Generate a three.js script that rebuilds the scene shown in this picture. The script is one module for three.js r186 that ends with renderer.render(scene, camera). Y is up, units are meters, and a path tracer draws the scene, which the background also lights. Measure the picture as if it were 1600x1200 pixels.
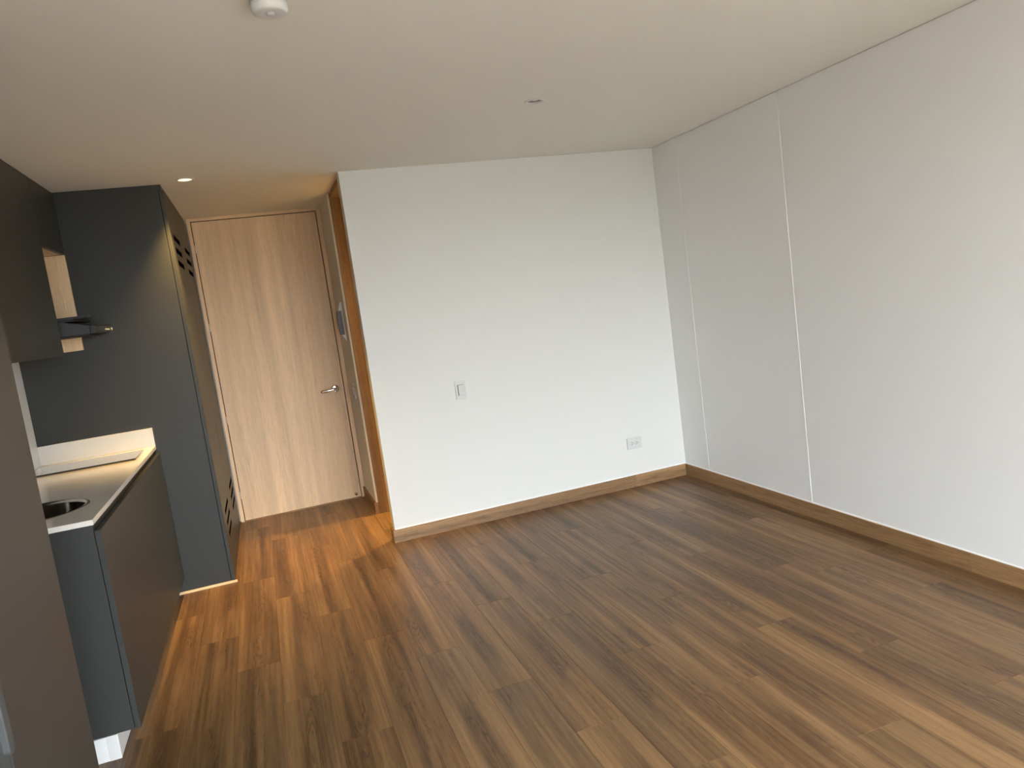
import * as THREE from 'three';
import { RoundedBoxGeometry } from 'three/addons/geometries/RoundedBoxGeometry.js';
import { mergeGeometries } from 'three/addons/utils/BufferGeometryUtils.js';

// ------------------------------------------------------------------ camera, sky, exposure
const scene = new THREE.Scene();
const camera = new THREE.PerspectiveCamera(2 * Math.atan(600 / 1158.96) * 180 / Math.PI, 1600 / 1200, 0.05, 200);
camera.rotation.order = 'YXZ';
camera.position.set(0, 1.5, 0);
camera.rotation.set(-0.12008, -0.31816, -0.13541, 'YXZ');

const EXPOSURE = 4.9, SKY_STRENGTH = 5.2;
const LAMP_COLOR = new THREE.Color().setRGB(1.0, 0.62, 0.20);
const HALL_LAMP = 3.8, SIDE_LAMP = 4.4;

const renderer = new THREE.WebGLRenderer({ antialias: true });
renderer.toneMapping = THREE.LinearToneMapping;
renderer.toneMappingExposure = EXPOSURE;
renderer.shadowMap.enabled = true;
renderer.shadowMap.type = THREE.PCFSoftShadowMap;

{ // overcast sky, city ground below the horizon
  const w = 64, h = 64, data = new Float32Array(w * h * 4);
  for (let j = 0; j < h; j++) {
    const el = ((j + 0.5) / h - 0.5) * Math.PI;
    for (let i = 0; i < w; i++) {
      let c;
      if (el > 0) { const k = 0.75 + 0.25 * Math.sin(el); c = [0.91 * k, 0.985 * k, 1.05 * k]; }
      else c = [0.17, 0.17, 0.155];
      data.set([...c, 1], (j * w + i) * 4);
    }
  }
  const sky = new THREE.DataTexture(data, w, h, THREE.RGBAFormat, THREE.FloatType);
  sky.mapping = THREE.EquirectangularReflectionMapping;
  sky.magFilter = THREE.LinearFilter; sky.minFilter = THREE.LinearFilter; sky.needsUpdate = true;
  scene.background = sky;
  scene.backgroundIntensity = SKY_STRENGTH;
}

// ------------------------------------------------------------------ measures (metres)
const H = 2.383, BACK = -4.746, RIGHT = 2.83, HALLX = 0.63, DOORZ = -6.175, LEFT = -1.27, WZ = 1.7;
const TALLZ = -4.727, TALLX = -0.372;

// ------------------------------------------------------------------ noise
let seedState = 12345;
const rnd = () => { seedState = (seedState * 1664525 + 1013904223) >>> 0; return seedState / 4294967296; };
const PERM = new Uint8Array(512); { const p = [...Array(256).keys()]; for (let i = 255; i > 0; i--) { const j = Math.floor(rnd() * (i + 1)); [p[i], p[j]] = [p[j], p[i]]; } for (let i = 0; i < 512; i++) PERM[i] = p[i & 255]; }
const hv = (x, y) => PERM[(PERM[x & 255] + y) & 255] / 255;
function vn(x, y) { const xi = Math.floor(x), yi = Math.floor(y), fx = x - xi, fy = y - yi, u = fx * fx * (3 - 2 * fx), v = fy * fy * (3 - 2 * fy);
  const a = hv(xi, yi), b = hv(xi + 1, yi), c = hv(xi, yi + 1), d = hv(xi + 1, yi + 1); return a + (b - a) * u + (c - a) * v + (a - b - c + d) * u * v; }
const fbm = (x, y) => (vn(x, y) * 0.55 + vn(x * 2.1 + 17, y * 2.1 + 5) * 0.28 + vn(x * 4.3 + 41, y * 4.3 + 29) * 0.17);
const clamp = (x, a = 0, b = 1) => Math.min(b, Math.max(a, x));
const sst = (a, b, x) => { const t = clamp((x - a) / (b - a)); return t * t * (3 - 2 * t); };

// ------------------------------------------------------------------ textures
function texture(w, h, fill, wrap = THREE.RepeatWrapping, srgb = true) {
  const d = new Uint8Array(w * h * 4);
  for (let j = 0; j < h; j++) for (let i = 0; i < w; i++) { const c = fill(i, j), k = (j * w + i) * 4; d[k] = c[0]; d[k + 1] = c[1]; d[k + 2] = c[2]; d[k + 3] = 255; }
  const t = new THREE.DataTexture(d, w, h, THREE.RGBAFormat, THREE.UnsignedByteType);
  t.wrapS = t.wrapT = wrap; t.magFilter = THREE.LinearFilter; t.minFilter = THREE.LinearMipmapLinearFilter; t.generateMipmaps = true;
  if (srgb) t.colorSpace = THREE.SRGBColorSpace; t.anisotropy = 8; t.needsUpdate = true; return t;
}
const PL = 1.22, PW = 0.1875, VARIANTS = 8;
// a sheet of eight plank prints: u along the plank (1.22 m), v across, one eighth each
function plankSheet(seed) {
  const W = 2048, Hh = 2048, rows = Hh / VARIANTS;
  const prm = []; for (let k = 0; k < VARIANTS; k++) prm.push({ s: seed * 31 + k * 13.7, vc: 0.05 + 0.09 * rnd(), u0: rnd() * 1.22, slope: 0.045 + 0.05 * rnd(), cath: rnd(), tone: rnd() });
  return texture(W, Hh, (i, j) => {
    const k = Math.floor(j / rows), q = prm[k], u = i / W * PL, v = (j - k * rows + 0.5) / rows * PW, s = q.s;
    const wob = vn(u * 2.2 + s, 3.3 + s) - 0.5, wob2 = vn(u * 7 + s, v * 30 + s) - 0.5;
    const vv = v - q.vc - wob * 0.035 + wob2 * 0.010;
    const rr = Math.sqrt(vv * vv + Math.pow((u - q.u0) * q.slope, 2) + 1e-5);
    const ring = rr * 165 + (fbm(u * 5 + s, v * 46) - 0.5) * 2.2 + (vn(u * 26 + s, v * 160) - 0.5) * 0.7;
    const line = Math.pow(0.5 + 0.5 * Math.sin(ring * 6.283), 2.2);
    const zone = sst(0.085, 0.01, Math.abs(vv)) * sst(0.32, 0.62, fbm(u * 2.4 + s * 1.7, v * 9 + s));
    const band = fbm(u * 0.9 + s * 2.3, v * 26 + s);               // broad soft streaks along the plank
    const fine = vn(u * 14 + s, v * 420) * 0.6 + vn(u * 40 + s, v * 900) * 0.4;
    const pore = sst(0.72, 0.95, vn(u * 22 + s * 3, v * 620 + 9));
    let t = 0.60 + (band - 0.5) * 0.85 + (fine - 0.5) * 0.30 + (vn(u * 2.6 + s, v * 130 + s) - 0.5) * 0.26 + (q.tone - 0.5) * 0.10;
    t -= zone * (0.15 + line * 0.34 * sst(0.25, 0.65, vn(u * 9 + s, v * 70 + 3))); t -= pore * 0.15;
    t = clamp(t);
    const warm = vn(u * 1.3 + s, v * 12 + 50);
    return [74 + t * 88, 52 + t * 77 - warm * 2, 33 + t * 58 - warm * 6];
  });
}
const sheets = [plankSheet(1), plankSheet(2)];
// plain oak veneer, grain along v; 1 m wide, 2.4 m long
function veneer(base, contrast) {
  return texture(1024, 2048, (i, j) => {
    const x = i / 1024, y = j / 2048 * 2.4;
    const g = x + 0.02 * (vn(y * 1.1, x * 5) - 0.5) + 0.006 * (vn(y * 5, x * 30) - 0.5);
    const cell = Math.floor(g * 5.2), cx = (cell + 0.5) / 5.2, dv = g - cx;
    const rr = Math.sqrt(dv * dv + Math.pow((y - 2.4 * hv(cell, 7)) * 0.028, 2) + 1e-5);
    const ring = Math.pow(0.5 + 0.5 * Math.sin((rr * 130 + (fbm(y * 3, x * 40) - 0.5) * 2.0) * 6.283), 2);
    const band = fbm(y * 0.5 + 11, g * 15), fine = vn(y * 12, g * 420), pore = sst(0.66, 0.95, vn(y * 26, g * 500 + 31));
    const t = 1 + contrast * ((band - 0.5) * 0.55 + (fine - 0.5) * 0.18 - ring * 0.10 - pore * 0.14);
    return [clamp(base[0] * t, 0, 255), clamp(base[1] * (t * 1.05 - 0.05), 0, 255), clamp(base[2] * (t * 1.12 - 0.12), 0, 255)];
  });
}
const oakLight = veneer([238, 206, 166], 0.32), oakBrown = veneer([176, 137, 100], 0.85);
const plaster = texture(512, 512, (i, j) => { const x = i / 512, y = j / 512, w = Math.round(128 + 60 * (fbm(x * 90, y * 90) - 0.5) + 50 * (vn(x * 256, y * 256) - 0.5)); return [w, w, w]; }, THREE.RepeatWrapping, false);
const brushed = texture(256, 256, (i, j) => { const w = Math.round(150 + 60 * (vn(i * 0.9, j * 0.03) - 0.5)); return [w, w, w]; }, THREE.RepeatWrapping, false);
const speckle = texture(512, 512, (i, j) => { const n = vn(i * 0.7, j * 0.7), m = fbm(i * 0.02, j * 0.02), w = 228 + (m - 0.5) * 8 - (n > 0.93 ? 16 : 0); return [w, w - 4, w - 13]; });

// ------------------------------------------------------------------ materials
const std = (o) => new THREE.MeshStandardMaterial(o);
const lin = (r, g, b) => new THREE.Color().setRGB(r, g, b);
const M = {
  wall: std({ color: lin(0.755, 0.755, 0.72), roughness: 0.75, bumpMap: plaster, bumpScale: 0.0004 }),
  panel: std({ color: lin(0.86, 0.865, 0.86), roughness: 0.6, bumpMap: plaster, bumpScale: 0.0002 }),
  ceiling: std({ color: lin(0.87, 0.855, 0.785), roughness: 0.9, bumpMap: plaster, bumpScale: 0.0005 }),
  oakLight: std({ map: oakLight, roughness: 0.5 }),
  oakBrown: std({ map: oakBrown, roughness: 0.5 }),
  skirting: std({ map: oakBrown, color: lin(0.70, 0.69, 0.62), roughness: 0.55 }),
  subfloor: std({ color: lin(0.10, 0.085, 0.07), roughness: 0.95 }),
  grey: new THREE.MeshPhysicalMaterial({ color: lin(0.041, 0.043, 0.040), roughness: 0.42, specularIntensity: 0.7 }),
  greyWarm: new THREE.MeshPhysicalMaterial({ color: lin(0.060, 0.056, 0.050), roughness: 0.42, specularIntensity: 0.7 }),
  black: std({ color: lin(0.008, 0.008, 0.008), roughness: 0.5 }),
  void: new THREE.MeshPhysicalMaterial({ color: lin(0.004, 0.0035, 0.003), roughness: 1, specularIntensity: 0 }),
  shadow: std({ color: lin(0.012, 0.011, 0.010), roughness: 0.9 }),
  quartz: std({ map: speckle, roughness: 0.13 }),
  splash: std({ map: speckle, roughness: 0.3 }),
  glassBlack: new THREE.MeshPhysicalMaterial({ color: lin(0.02, 0.02, 0.021), roughness: 0.08, clearcoat: 1, clearcoatRoughness: 0.03 }),
  steel: std({ color: lin(0.56, 0.56, 0.55), metalness: 1, roughness: 0.28, roughnessMap: brushed }),
  hinge: std({ color: lin(0.72, 0.68, 0.60), metalness: 0.1, roughness: 0.4 }),
  bowl: std({ color: lin(0.13, 0.12, 0.105), metalness: 1, roughness: 0.22, roughnessMap: brushed }),
  chrome: std({ color: lin(0.78, 0.78, 0.77), metalness: 1, roughness: 0.12 }),
  greyMetal: std({ color: lin(0.085, 0.092, 0.095), metalness: 0.1, roughness: 0.45 }),
  hood: std({ color: lin(0.045, 0.045, 0.047), metalness: 0.4, roughness: 0.34 }),
  plate: std({ color: lin(0.655, 0.66, 0.635), roughness: 0.35 }),
  whitePlastic: std({ color: lin(0.72, 0.72, 0.70), roughness: 0.4 }),
  offPlastic: std({ color: lin(0.66, 0.66, 0.64), roughness: 0.4 }),
  whiteBoard: std({ color: lin(0.84, 0.85, 0.85), roughness: 0.25 }),
  sealant: std({ color: lin(0.88, 0.88, 0.86), roughness: 0.6 }),
  cupGrey: std({ color: lin(0.30, 0.29, 0.27), roughness: 0.5 }),
  darkPlastic: std({ color: lin(0.03, 0.024, 0.02), roughness: 0.3 }),
  frameAlu: std({ color: lin(0.12, 0.12, 0.125), metalness: 0.6, roughness: 0.4 }),
  pane: new THREE.MeshPhysicalMaterial({ color: 0xffffff, transmission: 1, thickness: 0, roughness: 0, ior: 1.45 }),
  glow: std({ color: 0x111111, emissive: lin(1.0, 0.74, 0.42), emissiveIntensity: 4 }),
};

// ------------------------------------------------------------------ building helpers
const used = new Map();
const numbered = (n) => { const k = used.get(n) ?? 0; used.set(n, k + 1); return k ? `${n}_${String(k).padStart(3, '0')}` : n; };
function uvMetres(g, grain = 'y') { // grain runs along texture v (2.4 m), the other way is u (1 m)
  const p = g.attributes.position, n = g.attributes.normal, uv = new Float32Array(p.count * 2), G = { x: 0, y: 1, z: 2 }[grain];
  for (let i = 0; i < p.count; i++) {
    const P = [p.getX(i), p.getY(i), p.getZ(i)], N = [Math.abs(n.getX(i)), Math.abs(n.getY(i)), Math.abs(n.getZ(i))];
    const d = N[0] >= N[1] && N[0] >= N[2] ? 0 : N[1] >= N[2] ? 1 : 2;
    let axes = [0, 1, 2].filter((a) => a !== d), v = axes.includes(G) ? G : axes[1], u = axes.find((a) => a !== v);
    uv[i * 2] = P[u] + P[d] * 0.37; uv[i * 2 + 1] = P[v] / 2.4;
  }
  g.setAttribute('uv', new THREE.BufferAttribute(uv, 2)); return g;
}
function box(x0, x1, y0, y1, z0, z1, r = 0.0012, grain = 'y') {
  const w = Math.abs(x1 - x0), h = Math.abs(y1 - y0), d = Math.abs(z1 - z0);
  const g = r > 0 ? new RoundedBoxGeometry(w, h, d, 2, Math.min(r, w / 2.2, h / 2.2, d / 2.2)) : new THREE.BoxGeometry(w, h, d).toNonIndexed();
  g.translate((x0 + x1) / 2, (y0 + y1) / 2, (z0 + z1) / 2); return uvMetres(g, grain);
}
// polygon in (a, b) extruded; axis 'y': points are (x, z) and go up from lo to hi; 'z': points are (x, y); 'x': points are (z, y)
function prism(pts, axis, lo, hi, holes = [], bevel = 0, grain = 'y') {
  const S = (q) => q.map(([a, b]) => new THREE.Vector2(a, axis === 'y' ? -b : axis === 'x' ? b : b));
  const sh = new THREE.Shape(S(pts)); for (const hpts of holes) sh.holes.push(new THREE.Path(S(hpts)));
  const g = new THREE.ExtrudeGeometry(sh, { depth: hi - lo - 2 * bevel, bevelEnabled: bevel > 0, bevelSize: bevel, bevelThickness: bevel, bevelOffset: -bevel, bevelSegments: 1, curveSegments: 24 });
  g.translate(0, 0, bevel);
  if (axis === 'y') { g.rotateX(-Math.PI / 2); g.translate(0, lo, 0); }
  else if (axis === 'z') g.translate(0, 0, lo);
  else { g.rotateY(-Math.PI / 2); g.scale(-1, 1, 1); const ix = g.attributes.position.count; flip(g, ix); g.translate(lo, 0, 0); }
  const n = g.index ? g.toNonIndexed() : g; n.computeVertexNormals(); return uvMetres(n, grain);
}
function flip(g, count) { for (const name of ['position', 'normal', 'uv']) { const a = g.attributes[name], s = a.itemSize, ar = a.array; for (let i = 0; i < count; i += 3) for (let k = 0; k < s; k++) { const t = ar[(i + 1) * s + k]; ar[(i + 1) * s + k] = ar[(i + 2) * s + k]; ar[(i + 2) * s + k] = t; } } }
const circle = (cx, cy, r, n = 48) => Array.from({ length: n }, (_, i) => [cx + r * Math.cos(i / n * 2 * Math.PI), cy + r * Math.sin(i / n * 2 * Math.PI)]);
const rect = (a0, a1, b0, b1) => [[a0, b0], [a1, b0], [a1, b1], [a0, b1]];
function lathe(profile, x, y, z, n = 48) { const g = new THREE.LatheGeometry(profile.map(([r, h]) => new THREE.Vector2(r, h)), n); g.translate(x, y, z); return g.toNonIndexed(); }
const strip = (g) => { const o = new THREE.BufferGeometry(); for (const n of ['position', 'normal', 'uv']) o.setAttribute(n, (g.index ? g.toNonIndexed() : g).attributes[n]); return o; };
const join = (gs) => gs.length === 1 ? gs[0] : mergeGeometries(gs.map(strip));
function shade(o) { o.castShadow = true; o.receiveShadow = true; return o; }

let current = null;                                                  // the thing being built; parts are given in room coordinates
function thing(name, label, category, at, group) {
  const o = new THREE.Group(); o.name = numbered(name); o.position.set(...at); o.userData = { label, category };
  if (group) o.userData.group = group; scene.add(o); current = o; return o;
}
function structure(name, at = [0, 0, 0]) { const o = new THREE.Group(); o.name = numbered(name); o.position.set(...at); o.userData = { kind: 'structure' }; scene.add(o); current = o; return o; }
function part(name, geos, mat, parent = current, label) {
  const g = join([].concat(geos)).clone(), at = new THREE.Vector3(); parent.updateWorldMatrix(true, false); at.setFromMatrixPosition(parent.matrixWorld);
  g.translate(-at.x, -at.y, -at.z);
  const m = shade(new THREE.Mesh(g, mat)); m.name = name; if (label) m.userData.label = label; parent.add(m); return m;
}
function solid(name, geos, mat) { const m = shade(new THREE.Mesh(join([].concat(geos)), mat)); m.name = name; m.userData = { kind: 'structure' }; scene.add(m); return m; }

// ------------------------------------------------------------------ floor: every vinyl plank its own piece
{
  const floor = structure('floor');
  part('subfloor', box(LEFT - 0.1, RIGHT + 0.1, -0.12, -0.006, -6.3, WZ + 0.12, 0), M.subfloor);
  const tints = [lin(0.97, 0.95, 0.92), lin(0.88, 0.87, 0.85), lin(1.04, 1.0, 0.95), lin(0.93, 0.89, 0.84)];
  const mats = []; for (const s of sheets) for (const c of tints) mats.push(std({ map: s, color: c, roughness: 0.42 }));
  const X0 = -0.52, ends = { 0: -3.075, 1: -3.85, 2: -3.43, 3: -4.24, 4: -3.835, 5: -3.40, 6: -3.085, 7: -2.645, 8: -3.45, 9: -3.096, 10: -2.618, 11: -3.42, 12: -4.19, 13: -2.50, 14: -3.35, 15: -2.963, 16: -4.02, 17: -3.62, 18: -2.86 };
  const shapes = new Map();
  function plank(len, wid, u0, row) { // chamfered board, top at y = 0, centred in plan
    const key = [len.toFixed(3), wid.toFixed(3), u0.toFixed(3), row].join(); if (shapes.has(key)) return shapes.get(key);
    const c = 0.0007, a = wid / 2 - 0.0002, b = len / 2 - 0.0002, pos = [], uv = [];
    const P = (x, y, z) => { pos.push(x, y, z); uv.push((u0 + (z + b) ) / PL, (row + clamp(0.5 + x / PW, 0.01, 0.99)) / VARIANTS); };
    const quad = (p, q, r, s) => { P(...p); P(...q); P(...r); P(...p); P(...r); P(...s); };
    const ring = [[[-a + c, 0, b - c], [a - c, 0, b - c], [a - c, 0, -b + c], [-a + c, 0, -b + c]], [[-a, -c, b], [a, -c, b], [a, -c, -b], [-a, -c, -b]], [[-a, -0.006, b], [a, -0.006, b], [a, -0.006, -b], [-a, -0.006, -b]]];
    quad(...ring[0]);
    for (let k = 0; k < 2; k++) for (let i = 0; i < 4; i++) { const j = (i + 1) % 4; quad(ring[k + 1][i], ring[k + 1][j], ring[k][j], ring[k][i]); }
    const g = new THREE.BufferGeometry(); g.setAttribute('position', new THREE.Float32BufferAttribute(pos, 3)); g.setAttribute('uv', new THREE.Float32BufferAttribute(uv, 2)); g.computeVertexNormals();
    shapes.set(key, g); return g;
  }
  for (let col = -4; col <= 18; col++) {
    let xa = X0 + (col - 1) * PW, xb = X0 + col * PW; xa = Math.max(xa, LEFT); xb = Math.min(xb, RIGHT); if (xb - xa < 0.01) continue;
    let z = ends[col] ?? -3 - rnd() * PL; while (z > -6.2) z -= PL;
    for (; z < WZ; z += PL) {
      const za = Math.max(z, -6.21), zb = Math.min(z + PL, WZ); if (zb - za < 0.02) continue;
      const row = Math.floor(rnd() * VARIANTS), mesh = shade(new THREE.Mesh(plank(zb - za, xb - xa, za - z, row), mats[Math.floor(rnd() * mats.length)]));
      mesh.name = 'plank'; mesh.position.set((xa + xb) / 2, 0, (za + zb) / 2); if (rnd() < 0.5 && xb - xa > PW - 0.001 && zb - za > PL - 0.001) mesh.rotation.y = Math.PI; floor.add(mesh);
    }
  }
}

// ------------------------------------------------------------------ room shell
const SPOT = [-0.238, -4.632], SPOT_OFF = [1.411, -3.372], SPOT_SIDE = [1.36, -5.512], SPOT_R = 0.036;
solid('ceiling', prism(rect(LEFT - 0.12, RIGHT + 0.12, -6.31, WZ + 0.12), 'y', H, H + 0.14, [SPOT, SPOT_OFF, SPOT_SIDE].map(([x, z]) => circle(x, z, SPOT_R + 0.004))), M.ceiling);
solid('wall_back', box(HALLX, RIGHT + 0.008, 0, H, BACK - 0.1, BACK, 0.002), M.wall);
{
  structure('wall_right');
  part('backing', box(RIGHT + 0.008, RIGHT + 0.12, 0, H, -6.31, WZ + 0.12, 0), M.panel);
  const j = [WZ, -1.92, -3.414, -4.44, BACK];
  for (let i = 0; i < 4; i++) { // boards with chamfered upright edges and a thin open joint under the ceiling
    const c = 0.006, za = j[i] - 0.0002, zb = j[i + 1] + 0.0002;
    const pts = [[RIGHT + 0.009, za], [RIGHT + 0.0085, za], [RIGHT + 0.0055, za], [RIGHT, za - (i ? c * 0.85 : 0)], [RIGHT, zb + (i < 3 ? c * 0.6 : 0)], [RIGHT + 0.0055, zb], [RIGHT + 0.009, zb]];
    part('panel', prism(pts, 'y', 0, H - 0.0035), M.panel);
    if (i) part('joint_strip', prism([[RIGHT + 0.003, j[i] + 0.0045], [RIGHT - 0.0018, j[i] + 0.0015], [RIGHT - 0.0022, j[i] - 0.001], [RIGHT - 0.001, j[i] - 0.004], [RIGHT + 0.003, j[i] - 0.0045]], 'y', 0, H - 0.004), M.sealant);
  }
}
solid('wall_left', box(LEFT - 0.12, LEFT, 0, H, -6.31, WZ + 0.12, 0), M.wall);
solid('wall_entrance', box(LEFT, RIGHT + 0.008, 0, H, -6.31, -6.21, 0), M.wall);
solid('wall_hall', box(HALLX, 0.75, 0, H, -6.21, -5.552, 0.002), M.wall);
const WX0 = -0.35, WX1 = 2.7, WY0 = 0.06, WY1 = 2.26;
solid('wall_window', [box(LEFT, WX0, 0, H, WZ, WZ + 0.12, 0), box(WX1, RIGHT + 0.008, 0, H, WZ, WZ + 0.12, 0), box(WX0, WX1, WY1, H, WZ, WZ + 0.12, 0), box(WX0, WX1, 0, WY0, WZ, WZ + 0.12, 0)], M.wall);
{
  structure('window_1', [0.8, WY0, WZ + 0.06]);
  const f = 0.05, xm = (WX0 + WX1) / 2;
  part('window_frame', [box(WX0, WX1, WY0, WY0 + f, WZ + 0.03, WZ + 0.09), box(WX0, WX1, WY1 - f, WY1, WZ + 0.03, WZ + 0.09), box(WX0, WX0 + f, WY0 + f, WY1 - f, WZ + 0.03, WZ + 0.09), box(WX1 - f, WX1, WY0 + f, WY1 - f, WZ + 0.03, WZ + 0.09), box(xm - 0.03, xm + 0.03, WY0 + f, WY1 - f, WZ + 0.03, WZ + 0.09)], M.frameAlu);
  for (const [a, b] of [[WX0 + f, xm - 0.03], [xm + 0.03, WX1 - f]]) { const g = new THREE.PlaneGeometry(b - a, WY1 - WY0 - 2 * f); g.translate((a + b) / 2, (WY0 + WY1) / 2, WZ + 0.06); part('pane', g, M.pane); }
}

// baseboards with their bead of sealant
const BB = 0.086, BT = 0.014;
{
  structure('baseboard_back', [HALLX, 0, BACK]);
  part('board', box(HALLX - BT, RIGHT, 0, BB, BACK, BACK + BT, 0.0015, 'x'), M.skirting);
  part('end_board', box(HALLX - BT, HALLX, 0, BB, BACK - 0.098, BACK - 0.0005, 0.0015, 'z'), M.skirting);
  part('sealant_bead', prism([[BACK, BB], [BACK + 0.006, BB], [BACK, BB + 0.006]], 'x', HALLX, RIGHT), M.sealant);
  structure('baseboard_right', [RIGHT, 0, BACK + BT]);
  part('board', box(RIGHT - BT, RIGHT, 0, BB, BACK + BT, WZ, 0.0015, 'z'), M.skirting);
  part('sealant_bead', prism([[RIGHT, BB], [RIGHT - 0.006, BB], [RIGHT, BB + 0.006]], 'z', BACK, WZ), M.sealant);
  structure('baseboard_hall', [HALLX, 0, -5.86]);
  part('board', box(HALLX - BT, HALLX, 0, BB, DOORZ, -5.552, 0.0015, 'z'), M.skirting);
  part('end_board', box(HALLX - BT, HALLX + 0.014, 0, BB, -5.5515, -5.541, 0.0015, 'x'), M.skirting);
}

// entrance door: leaf, frame, hinges, lever, stud
{
  structure('door_1', [0.13, 0, DOORZ]);
  const L = -0.331, R = 0.591, T = 2.354;
  part('door_frame', [box(-0.363, L - 0.006, 0, H, DOORZ - 0.03, DOORZ + 0.004), box(R + 0.006, HALLX, 0, H, DOORZ - 0.03, DOORZ + 0.004), box(L - 0.006, R + 0.006, T + 0.006, H, DOORZ - 0.03, DOORZ + 0.004, 0.0012, 'x')], M.oakLight);
  part('door_stop', box(L - 0.006, R + 0.006, 0.001, T + 0.006, -6.2095, DOORZ - 0.031, 0), M.shadow);
  part('door_leaf', box(L, R, 0.008, T, DOORZ - 0.0295, DOORZ, 0.0015), M.oakLight);
  part('threshold', box(L, R, 0, 0.006, DOORZ - 0.025, DOORZ + 0.012, 0.001, 'x'), M.oakBrown);
  for (const y of [2.15, 1.552, 0.824, 0.214]) {
    const g = new THREE.CylinderGeometry(0.0045, 0.0045, 0.058, 12); g.translate(L - 0.004, y, DOORZ + 0.004);
    part('hinge', g, M.hinge);
  }
  const hx = 0.525, hy = 0.932, h = part('door_handle', (() => { const c = lathe([[0, 0], [0.031, 0], [0.031, 0.006], [0.026, 0.011], [0, 0.012]], 0, 0, 0); c.rotateX(Math.PI / 2); c.translate(hx, hy, DOORZ); return c; })(), M.chrome);
  const neck = new THREE.CylinderGeometry(0.011, 0.011, 0.045, 16); neck.rotateX(Math.PI / 2); neck.translate(hx, hy, DOORZ + 0.034);
  const path = new THREE.CatmullRomCurve3([[hx + 0.008, hy + 0.001, 0.052], [hx - 0.015, hy, 0.055], [hx - 0.06, hy - 0.004, 0.054], [hx - 0.112, hy - 0.008, 0.048]].map(([x, y, z]) => new THREE.Vector3(x, y, DOORZ + z)));
  const lever = new THREE.TubeGeometry(path, 24, 0.012, 14); const tip = new THREE.SphereGeometry(0.012, 14, 10); tip.translate(hx - 0.112, hy - 0.008, DOORZ + 0.048); const tip2 = new THREE.SphereGeometry(0.012, 14, 10); tip2.translate(hx + 0.008, hy + 0.001, DOORZ + 0.052);
  part('lever', [neck, lever, tip, tip2], M.chrome, h);
  const st = lathe([[0, 0], [0.013, 0], [0.013, 0.008], [0.009, 0.02], [0.011, 0.026], [0.008, 0.032], [0, 0.033]], 0, 0, 0, 20); st.rotateX(Math.PI / 2); st.translate(0.551, 0.04, DOORZ);
  part('door_stud', st, M.chrome);
}
// wooden lining of the side doorway
{
  structure('trim_1', [0.7, 0, -5.2]);
  part('jamb', box(0.645, 0.76, 0, H, -5.56, -5.54, 0.0012), M.skirting);
  part('jamb', box(0.645, 0.76, 0, H, -4.866, -4.846, 0.0012), M.skirting);
  part('head', box(0.645, 0.76, H - 0.035, H, -5.54, -4.866, 0.0012, 'z'), M.skirting);
}
// light wooden bead at the foot of the tall cabinet
{
  structure('trim_2', [-0.52, 0, TALLZ + 0.008]);
  part('bead', prism([[TALLZ + 0.001, 0], [TALLZ + 0.013, 0], [TALLZ + 0.011, 0.006], [TALLZ + 0.006, 0.011], [TALLZ + 0.001, 0.012]], 'x', -0.69, TALLX + 0.012, [], 0, 'x'), M.oakLight);
}

// ------------------------------------------------------------------ tall cabinet beside the entrance door
{
  const F = TALLX, B = F - 0.02;
  thing('tall_cabinet', 'floor-to-ceiling dark grey cabinet with slotted vents, standing between the kitchen worktop and the entrance door', 'cabinet', [-0.8, 0, -5.45]);
  part('side_panel', box(LEFT + 0.002, B - 0.003, 0.001, H - 0.001, TALLZ - 0.018, TALLZ, 0.001), M.grey);
  part('carcass', [box(LEFT + 0.002, LEFT + 0.012, 0.001, H - 0.001, -6.172, TALLZ - 0.0185, 0), box(LEFT + 0.013, B - 0.06, 0.001, 0.02, -6.172, TALLZ - 0.0185, 0), box(LEFT + 0.013, B - 0.004, H - 0.02, H - 0.001, -6.172, TALLZ - 0.0185, 0), box(LEFT + 0.013, B - 0.004, 0.021, H - 0.021, -6.172, -6.156, 0), box(B - 0.1, B - 0.09, 0.03, H - 0.03, -6.15, TALLZ - 0.02, 0)], M.shadow);
  part('filler', box(B - 0.003, F - 0.006, 2.351, H - 0.001, -6.172, TALLZ, 0.001), M.grey);
  const slots = (zc) => [2.126, 2.05, 1.974, 0.404, 0.331, 0.258].map((y) => rect(zc - 0.2, zc + 0.2, y - 0.036, y));
  const doors = [[TALLZ, -5.484, -5.115], [-5.487, -6.168, -5.86]];
  doors.forEach(([a, b, zc], i) => {
    const pts = i === 0 ? [[a, 0.004], [a, 2.348], [b, 2.348], [b, 0.90], [b + 0.014, 0.89], [b + 0.014, 0.68], [b, 0.67], [b, 0.004]] : [[a, 0.004], [a, 2.348], [b, 2.348], [b, 0.004]];
    const d = part('door', prism(pts, 'x', B, F, slots(zc), 0.0008), M.grey);
    for (const q of slots(zc)) part('vent_slot', box(B + 0.002, F - 0.0018, q[0][1] + 0.0012, q[2][1] - 0.0012, q[0][0] + 0.0012, q[1][0] - 0.0012, 0), M.void, d);
  });
}

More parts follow.
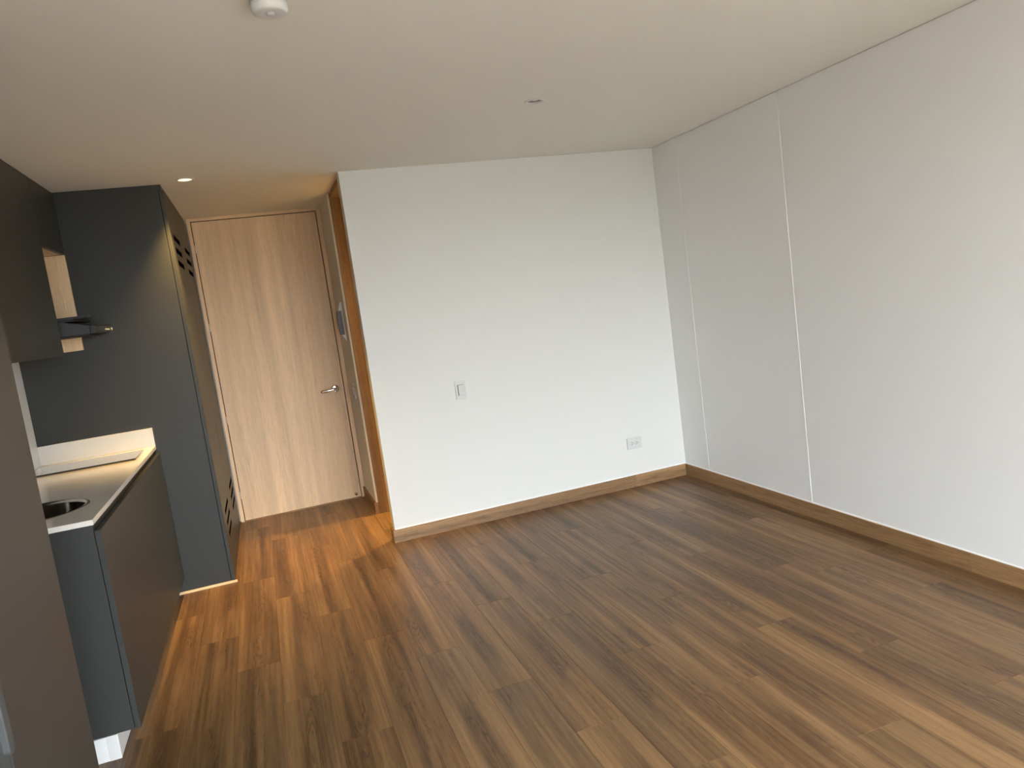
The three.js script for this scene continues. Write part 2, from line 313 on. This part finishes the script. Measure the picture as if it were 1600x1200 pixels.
// ------------------------------------------------------------------ kitchen base unit
const CF = -0.661, BASE0 = -2.965, CT = 0.906;
{
  thing('base_cabinet', 'low dark grey kitchen cabinet under the pale worktop with a white kickboard', 'cabinet', [-0.95, 0, -3.85]);
  part('side_panel', box(LEFT + 0.024, -0.668, 0.098, CT - 0.02, BASE0 - 0.018, BASE0, 0.001), M.grey);
  part('carcass', [box(LEFT + 0.024, -0.70, 0.098, 0.116, TALLZ + 0.003, BASE0 - 0.019, 0), box(LEFT + 0.024, LEFT + 0.03, 0.117, CT - 0.02, TALLZ + 0.003, BASE0 - 0.019, 0)], M.shadow);
  part('front_panel', box(-0.665, -0.645, 0.098, 0.862, TALLZ + 0.004, BASE0 + 0.002, 0.001), M.grey);
  part('finger_rail', prism([[-0.667, 0.884], [-0.69, 0.884], [-0.69, 0.826], [-0.667, 0.826]], 'z', TALLZ + 0.004, BASE0 - 0.0185), M.black, current, 'black recessed finger rail under the worktop');
  const k = part('kickboard', box(-0.744, -0.728, 0.001, 0.0975, TALLZ + 0.004, BASE0 - 0.008, 0.001), M.whiteBoard, current, 'white kickboard');
  part('end_board', box(LEFT + 0.03, -0.766, 0.001, 0.094, BASE0 - 0.012, BASE0, 0.001), M.whiteBoard, k);
  part('corner_strip', prism([[-0.7655, BASE0 - 0.008], [-0.7655, BASE0 + 0.001], [-0.731, BASE0 + 0.001], [-0.727, BASE0 - 0.002], [-0.727, BASE0 - 0.0075]], 'y', 0.001, 0.0955), M.whitePlastic, k);
}
{
  thing('worktop', 'pale quartz kitchen worktop with a low upstand against the tall cabinet', 'worktop', [-0.96, CT - 0.02, -3.86]);
  const SK = [-0.93, -3.292, 0.185];
  part('slab', prism(rect(LEFT + 0.022, CF, TALLZ, -2.955), 'y', CT - 0.02, CT, [circle(SK[0], SK[1], SK[2], 64)], 0.001), M.quartz);
  part('upstand', box(LEFT + 0.022, CF, CT + 0.0003, CT + 0.108, TALLZ, TALLZ + 0.018, 0.0015), M.splash);
  thing('backsplash', 'narrow white backsplash slab behind the worktop, below the wall cabinets', 'backsplash', [LEFT + 0.01, CT, -3.86]);
  part('slab', box(LEFT + 0.001, LEFT + 0.021, CT - 0.04, 1.492, TALLZ + 0.0005, -2.955, 0.001), M.whiteBoard);
  thing('sink', 'round stainless steel sink bowl set into the worktop', 'sink', [SK[0], CT - 0.17, SK[1]]);
  const r = SK[2];
  part('bowl', lathe([[0, -0.165], [0.04, -0.165], [0.13, -0.162], [0.158, -0.15], [0.17, -0.12], [r - 0.007, -0.008], [r - 0.0035, -0.002], [r - 0.003, -0.03], [0.172, -0.125], [0.16, -0.155], [0.13, -0.168], [0, -0.171]].map(([a, b]) => [a, b]), SK[0], CT, SK[1], 64), M.bowl);
  part('rim', lathe([[r - 0.008, -0.006], [r - 0.005, 0.002], [r + 0.002, 0.0035], [r + 0.009, 0.0028], [r + 0.011, 0.0006]], SK[0], CT, SK[1], 64), M.steel);
  part('drain', lathe([[0, -0.162], [0.022, -0.162], [0.028, -0.159], [0.042, -0.158], [0.045, -0.163]], SK[0], CT, SK[1], 32), M.chrome);
  thing('cooktop', 'flat black glass cooktop lying on the worktop beside the upstand', 'cooktop', [-0.95, CT, -4.44]);
  part('glass_top', box(-1.225, -0.705, CT + 0.002, CT + 0.009, -4.59, -4.288, 0.0015), M.glassBlack);
  part('underside_frame', box(-1.215, -0.715, CT + 0.0003, CT + 0.002, -4.58, -4.298, 0.0003), M.black);
}

// ------------------------------------------------------------------ wall cabinets and hood bay
const UF = -0.923, UB = 1.494, BAY0 = -4.25;
{
  thing('wall_cabinet', 'dark grey handleless wall cabinet reaching the ceiling above the worktop', 'cabinet', [-1.1, UB, -3.4]);
  part('carcass', box(LEFT + 0.001, UF - 0.0205, UB + 0.003, H - 0.001, BAY0 + 0.001, -2.46, 0.001), M.grey);
  for (const [a, b] of [[-3.352, -2.46], [BAY0, -3.355]]) part('door', box(UF - 0.02, UF, UB, H - 0.004, a, b, 0.001), M.grey);
}
{
  thing('hood_cabinet', 'short dark grey wall cabinet over an open wood-lined bay for the range hood', 'cabinet', [-1.1, UB, -4.48]);
  part('door', box(UF - 0.02, UF, 2.043, H - 0.004, TALLZ + 0.003, BAY0 - 0.003, 0.001), M.grey);
  part('carcass', box(LEFT + 0.001, UF - 0.021, 2.062, H - 0.001, TALLZ + 0.003, BAY0 - 0.003, 0.001), M.grey);
  part('lining', [box(LEFT + 0.001, UF - 0.001, 1.511, 2.041, TALLZ + 0.001, TALLZ + 0.017, 0.001), box(LEFT + 0.001, UF - 0.021, 2.043, 2.061, TALLZ + 0.018, BAY0 - 0.003, 0.001, 'z'), box(LEFT + 0.001, LEFT + 0.015, 1.511, 2.042, TALLZ + 0.018, BAY0 - 0.019, 0.001), box(LEFT + 0.001, UF - 0.021, 1.511, 2.042, BAY0 - 0.017, BAY0 - 0.001, 0.001)], M.oakLight, current, 'light oak lining of the bay');
}
{
  thing('range_hood', 'slim black range hood jutting out of the oak-lined bay', 'hood', [-1.0, 1.585, -4.48]);
  const z0 = TALLZ + 0.02, z1 = BAY0 - 0.02, xb = LEFT + 0.017;
  part('body', prism([[xb, 1.588], [-0.79, 1.588], [-0.79, 1.628], [-0.905, 1.660], [-0.93, 1.664], [xb, 1.664]], 'z', z0 + 0.004, z1 - 0.004, [], 0.001), M.hood);
  part('side_bracket', box(xb, -0.782, 1.672, 1.682, z1 - 0.05, z1, 0.001), M.hood);
  part('neck', box(xb + 0.02, -0.86, 1.660, 1.675, z0 + 0.02, z1 - 0.02, 0.001), M.black);
  const lip = part('front_lip', prism([[-0.7895, 1.586], [-0.768, 1.588], [-0.762, 1.594], [-0.760, 1.617], [-0.764, 1.625], [-0.7895, 1.629]], 'z', z0 + 0.002, z1 - 0.002, [], 0.001), M.hood);
  part('badge', box(-0.7612, -0.7575, 1.602, 1.609, -4.61, -4.49, 0.0008), M.whitePlastic, lip, 'small bright steel strip');
  const k = lathe([[0, 0], [0.007, 0], [0.007, 0.004], [0.005, 0.006], [0, 0.006]], 0, 0, 0, 20); k.rotateZ(-Math.PI / 2); k.translate(-0.7605, 1.607, -4.672);
  part('button', k, M.whitePlastic, lip);
  part('filter', box(xb + 0.03, -0.80, 1.582, 1.5878, z0 + 0.03, z1 - 0.03, 0.001), M.black);
}

// ------------------------------------------------------------------ tall unit at the left of the view
{
  thing('tall_unit', 'tall brown-grey cabinet front at the left edge of the view with a metal pull', 'cabinet', [-0.95, 0, -2.13]);
  part('carcass', box(LEFT + 0.001, -0.682, 0.08, H - 0.002, -2.43, -1.845, 0.001), M.greyWarm);
  part('plinth', box(LEFT + 0.001, -0.72, 0.001, 0.0795, -2.42, -1.75, 0.001), M.greyWarm);
  part('door', box(-0.681, -0.661, 0.085, H - 0.01, -2.432, -1.847, 0.0012), M.greyWarm);
  part('edge_profile', box(LEFT + 0.001, -0.664, 0.08, H - 0.002, -1.843, -1.72, 0.001), M.greyMetal, current, 'light grey metal edge strip');
  const hsh = new THREE.Shape(); hsh.absarc(0, 0, 0.013, Math.PI, 2 * Math.PI); hsh.lineTo(0.013, 0.9); hsh.absarc(0, 0.9, 0.013, 0, Math.PI); hsh.lineTo(-0.013, 0);
  const hg = new THREE.ExtrudeGeometry(hsh, { depth: 0.01, bevelEnabled: true, bevelSize: 0.003, bevelThickness: 0.003, bevelSegments: 3 });
  hg.rotateY(Math.PI / 2); hg.translate(-0.663, 0.672, -1.83);
  part('handle', hg, M.greyMetal, current, 'long grey metal pull with rounded ends');
}

// ------------------------------------------------------------------ plates and intercom
function plateOnBack(name, label, cat, x, y, w, h) { thing(name, label, cat, [x, y, BACK]); part('plate', box(x - w / 2, x + w / 2, y - h / 2, y + h / 2, BACK, BACK + 0.009, 0.003), M.plate); return current; }
{
  const x = 1.2, y = 0.918;
  plateOnBack('light_switch', 'white light switch plate alone on the bright back wall', 'switch', x, y, 0.07, 0.122);
  part('surround', box(x - 0.02, x + 0.02, y - 0.036, y + 0.036, BACK + 0.0091, BACK + 0.0095, 0.0001), M.shadow);
  const g = box(-0.018, 0.018, -0.0345, 0.0345, -0.003, 0.003, 0.001); g.rotateY(0.13); g.translate(x + 0.001, y, BACK + 0.0148); part('rocker', g, M.plate);
}
{
  const x = 2.424, y = 0.32;
  plateOnBack('power_outlet', 'white double power outlet low on the back wall above the baseboard', 'outlet', x, y, 0.117, 0.084);
  for (const s of [-1, 1]) {
    const cx = x + s * 0.0195;
    const o = part('socket', (() => { const c = lathe([[0, 0], [0.0165, 0], [0.0165, 0.002], [0.0155, 0.003], [0, 0.003]], 0, 0, 0, 28); c.rotateX(Math.PI / 2); c.translate(cx, y, BACK + 0.009); return c; })(), M.plate);
    part('slot', [box(cx - 0.006, cx + 0.003, y + 0.0045, y + 0.0075, BACK + 0.0110, BACK + 0.0124, 0), box(cx - 0.006, cx + 0.003, y - 0.0075, y - 0.0045, BACK + 0.0110, BACK + 0.0124, 0), box(cx + 0.0065, cx + 0.011, y - 0.002, y + 0.002, BACK + 0.0110, BACK + 0.0124, 0)], M.shadow, o);
  }
}
{
  const z = -5.765, y = 0.925;
  thing('light_switch', 'white switch plate on the hall wall below the intercom, beside the entrance door', 'switch', [HALLX, y, z]);
  part('plate', box(HALLX - 0.007, HALLX, y - 0.058, y + 0.058, z - 0.036, z + 0.036, 0.003), M.whitePlastic);
  part('rocker', box(HALLX - 0.013, HALLX - 0.0072, y - 0.032, y + 0.032, z - 0.016, z + 0.016, 0.002), M.whitePlastic);
}
{
  const z0 = -5.80, z1 = -5.715;
  thing('intercom', 'wall intercom with white ends and a dark middle on the hall wall', 'intercom', [HALLX, 1.31, (z0 + z1) / 2]);
  part('base', prism([[HALLX, 1.31], [HALLX - 0.004, 1.31], [HALLX - 0.032, 1.366], [HALLX - 0.034, 1.372], [HALLX - 0.034, 1.545], [HALLX - 0.030, 1.552], [HALLX - 0.012, 1.612], [HALLX, 1.614]], 'z', z0, z1, [], 0.001), M.whitePlastic);
  const arc = []; for (let i = 0; i <= 12; i++) { const t = i / 12; arc.push([HALLX - 0.036 - 0.010 * Math.sin(Math.PI * t) ** 0.7, 1.366 + 0.182 * t]); }
  part('handset', prism([[HALLX - 0.010, 1.366], ...arc, [HALLX - 0.010, 1.548]], 'z', z0 - 0.002, z1 + 0.005, [], 0.001), M.darkPlastic, current, 'dark glossy handset');
}

// ------------------------------------------------------------------ ceiling fittings
function downlight(label, [x, z], lit, group) {
  thing('recessed_downlight', label, 'downlight', [x, H, z], group);
  part('trim_ring', lathe([[SPOT_R - 0.002, 0.002], [SPOT_R, -0.003], [SPOT_R + 0.004, -0.006], [SPOT_R + 0.012, -0.005], [SPOT_R + 0.016, -0.0005]], x, H, z), M.whitePlastic);
  part('cup', lathe([[0, 0.07], [0.026, 0.07], [0.03, 0.068], [SPOT_R + 0.001, 0.0005], [SPOT_R + 0.003, 0.0005], [SPOT_R + 0.003, 0.075], [0, 0.075]], x, H, z), lit ? M.whitePlastic : M.cupGrey);
  if (!lit) { const g = lathe([[0, -0.006], [0.012, -0.008], [0.022, -0.004], [0.026, 0.004], [0.026, 0.02], [0, 0.02]], 0, 0, 0); g.rotateZ(-0.22); g.translate(x, H + 0.012, z); part('lamp_head', g, M.offPlastic); return; }
  part('glowing_lamp', lathe([[0, 0.006], [0.018, 0.007], [0.027, 0.011], [0.028, 0.02], [0, 0.02]], x, H, z), M.glow);
}
function spot([x, z], power, angle, penumbra) {
  const s = new THREE.SpotLight(LAMP_COLOR, power, 0, angle, penumbra, 2); s.position.set(x, H - 0.012, z); s.target.position.set(x, 0, z); s.castShadow = true; s.shadow.radius = 1.2; s.shadow.mapSize.set(1024, 1024); s.name = 'downlight_beam';
  scene.add(s, s.target); s.target.name = 'downlight_aim';
}
downlight('lit recessed downlight glowing warm in the ceiling beside the tall cabinet', SPOT, true); spot(SPOT, HALL_LAMP, 0.72, 0.9);
downlight('lit recessed downlight inside the side room beyond the doorway', SPOT_SIDE, true); spot(SPOT_SIDE, SIDE_LAMP, 1.0, 0.7);
downlight('unlit white adjustable downlight in the middle of the living room ceiling', SPOT_OFF, false);
{
  const x = 0.18, z = -2.215;
  thing('smoke_detector', 'round white smoke detector sticking down from the living room ceiling', 'detector', [x, H - 0.036, z]);
  part('base', lathe([[0, 0], [0.052, 0], [0.052, -0.010], [0, -0.010]], x, H - 0.0003, z), M.whitePlastic);
  part('body', lathe([[0.049, -0.0105], [0.050, -0.024], [0.046, -0.033], [0.040, -0.036], [0.018, -0.0365], [0.017, -0.034], [0, -0.034]], x, H, z), M.whitePlastic);
  part('vent_ring', lathe([[0.0505, -0.014], [0.0512, -0.016], [0.0505, -0.018]], x, H, z), M.offPlastic);
  part('test_button', lathe([[0, -0.039], [0.010, -0.0385], [0.012, -0.034]], x, H, z, 24), M.offPlastic);
}

renderer.render(scene, camera);
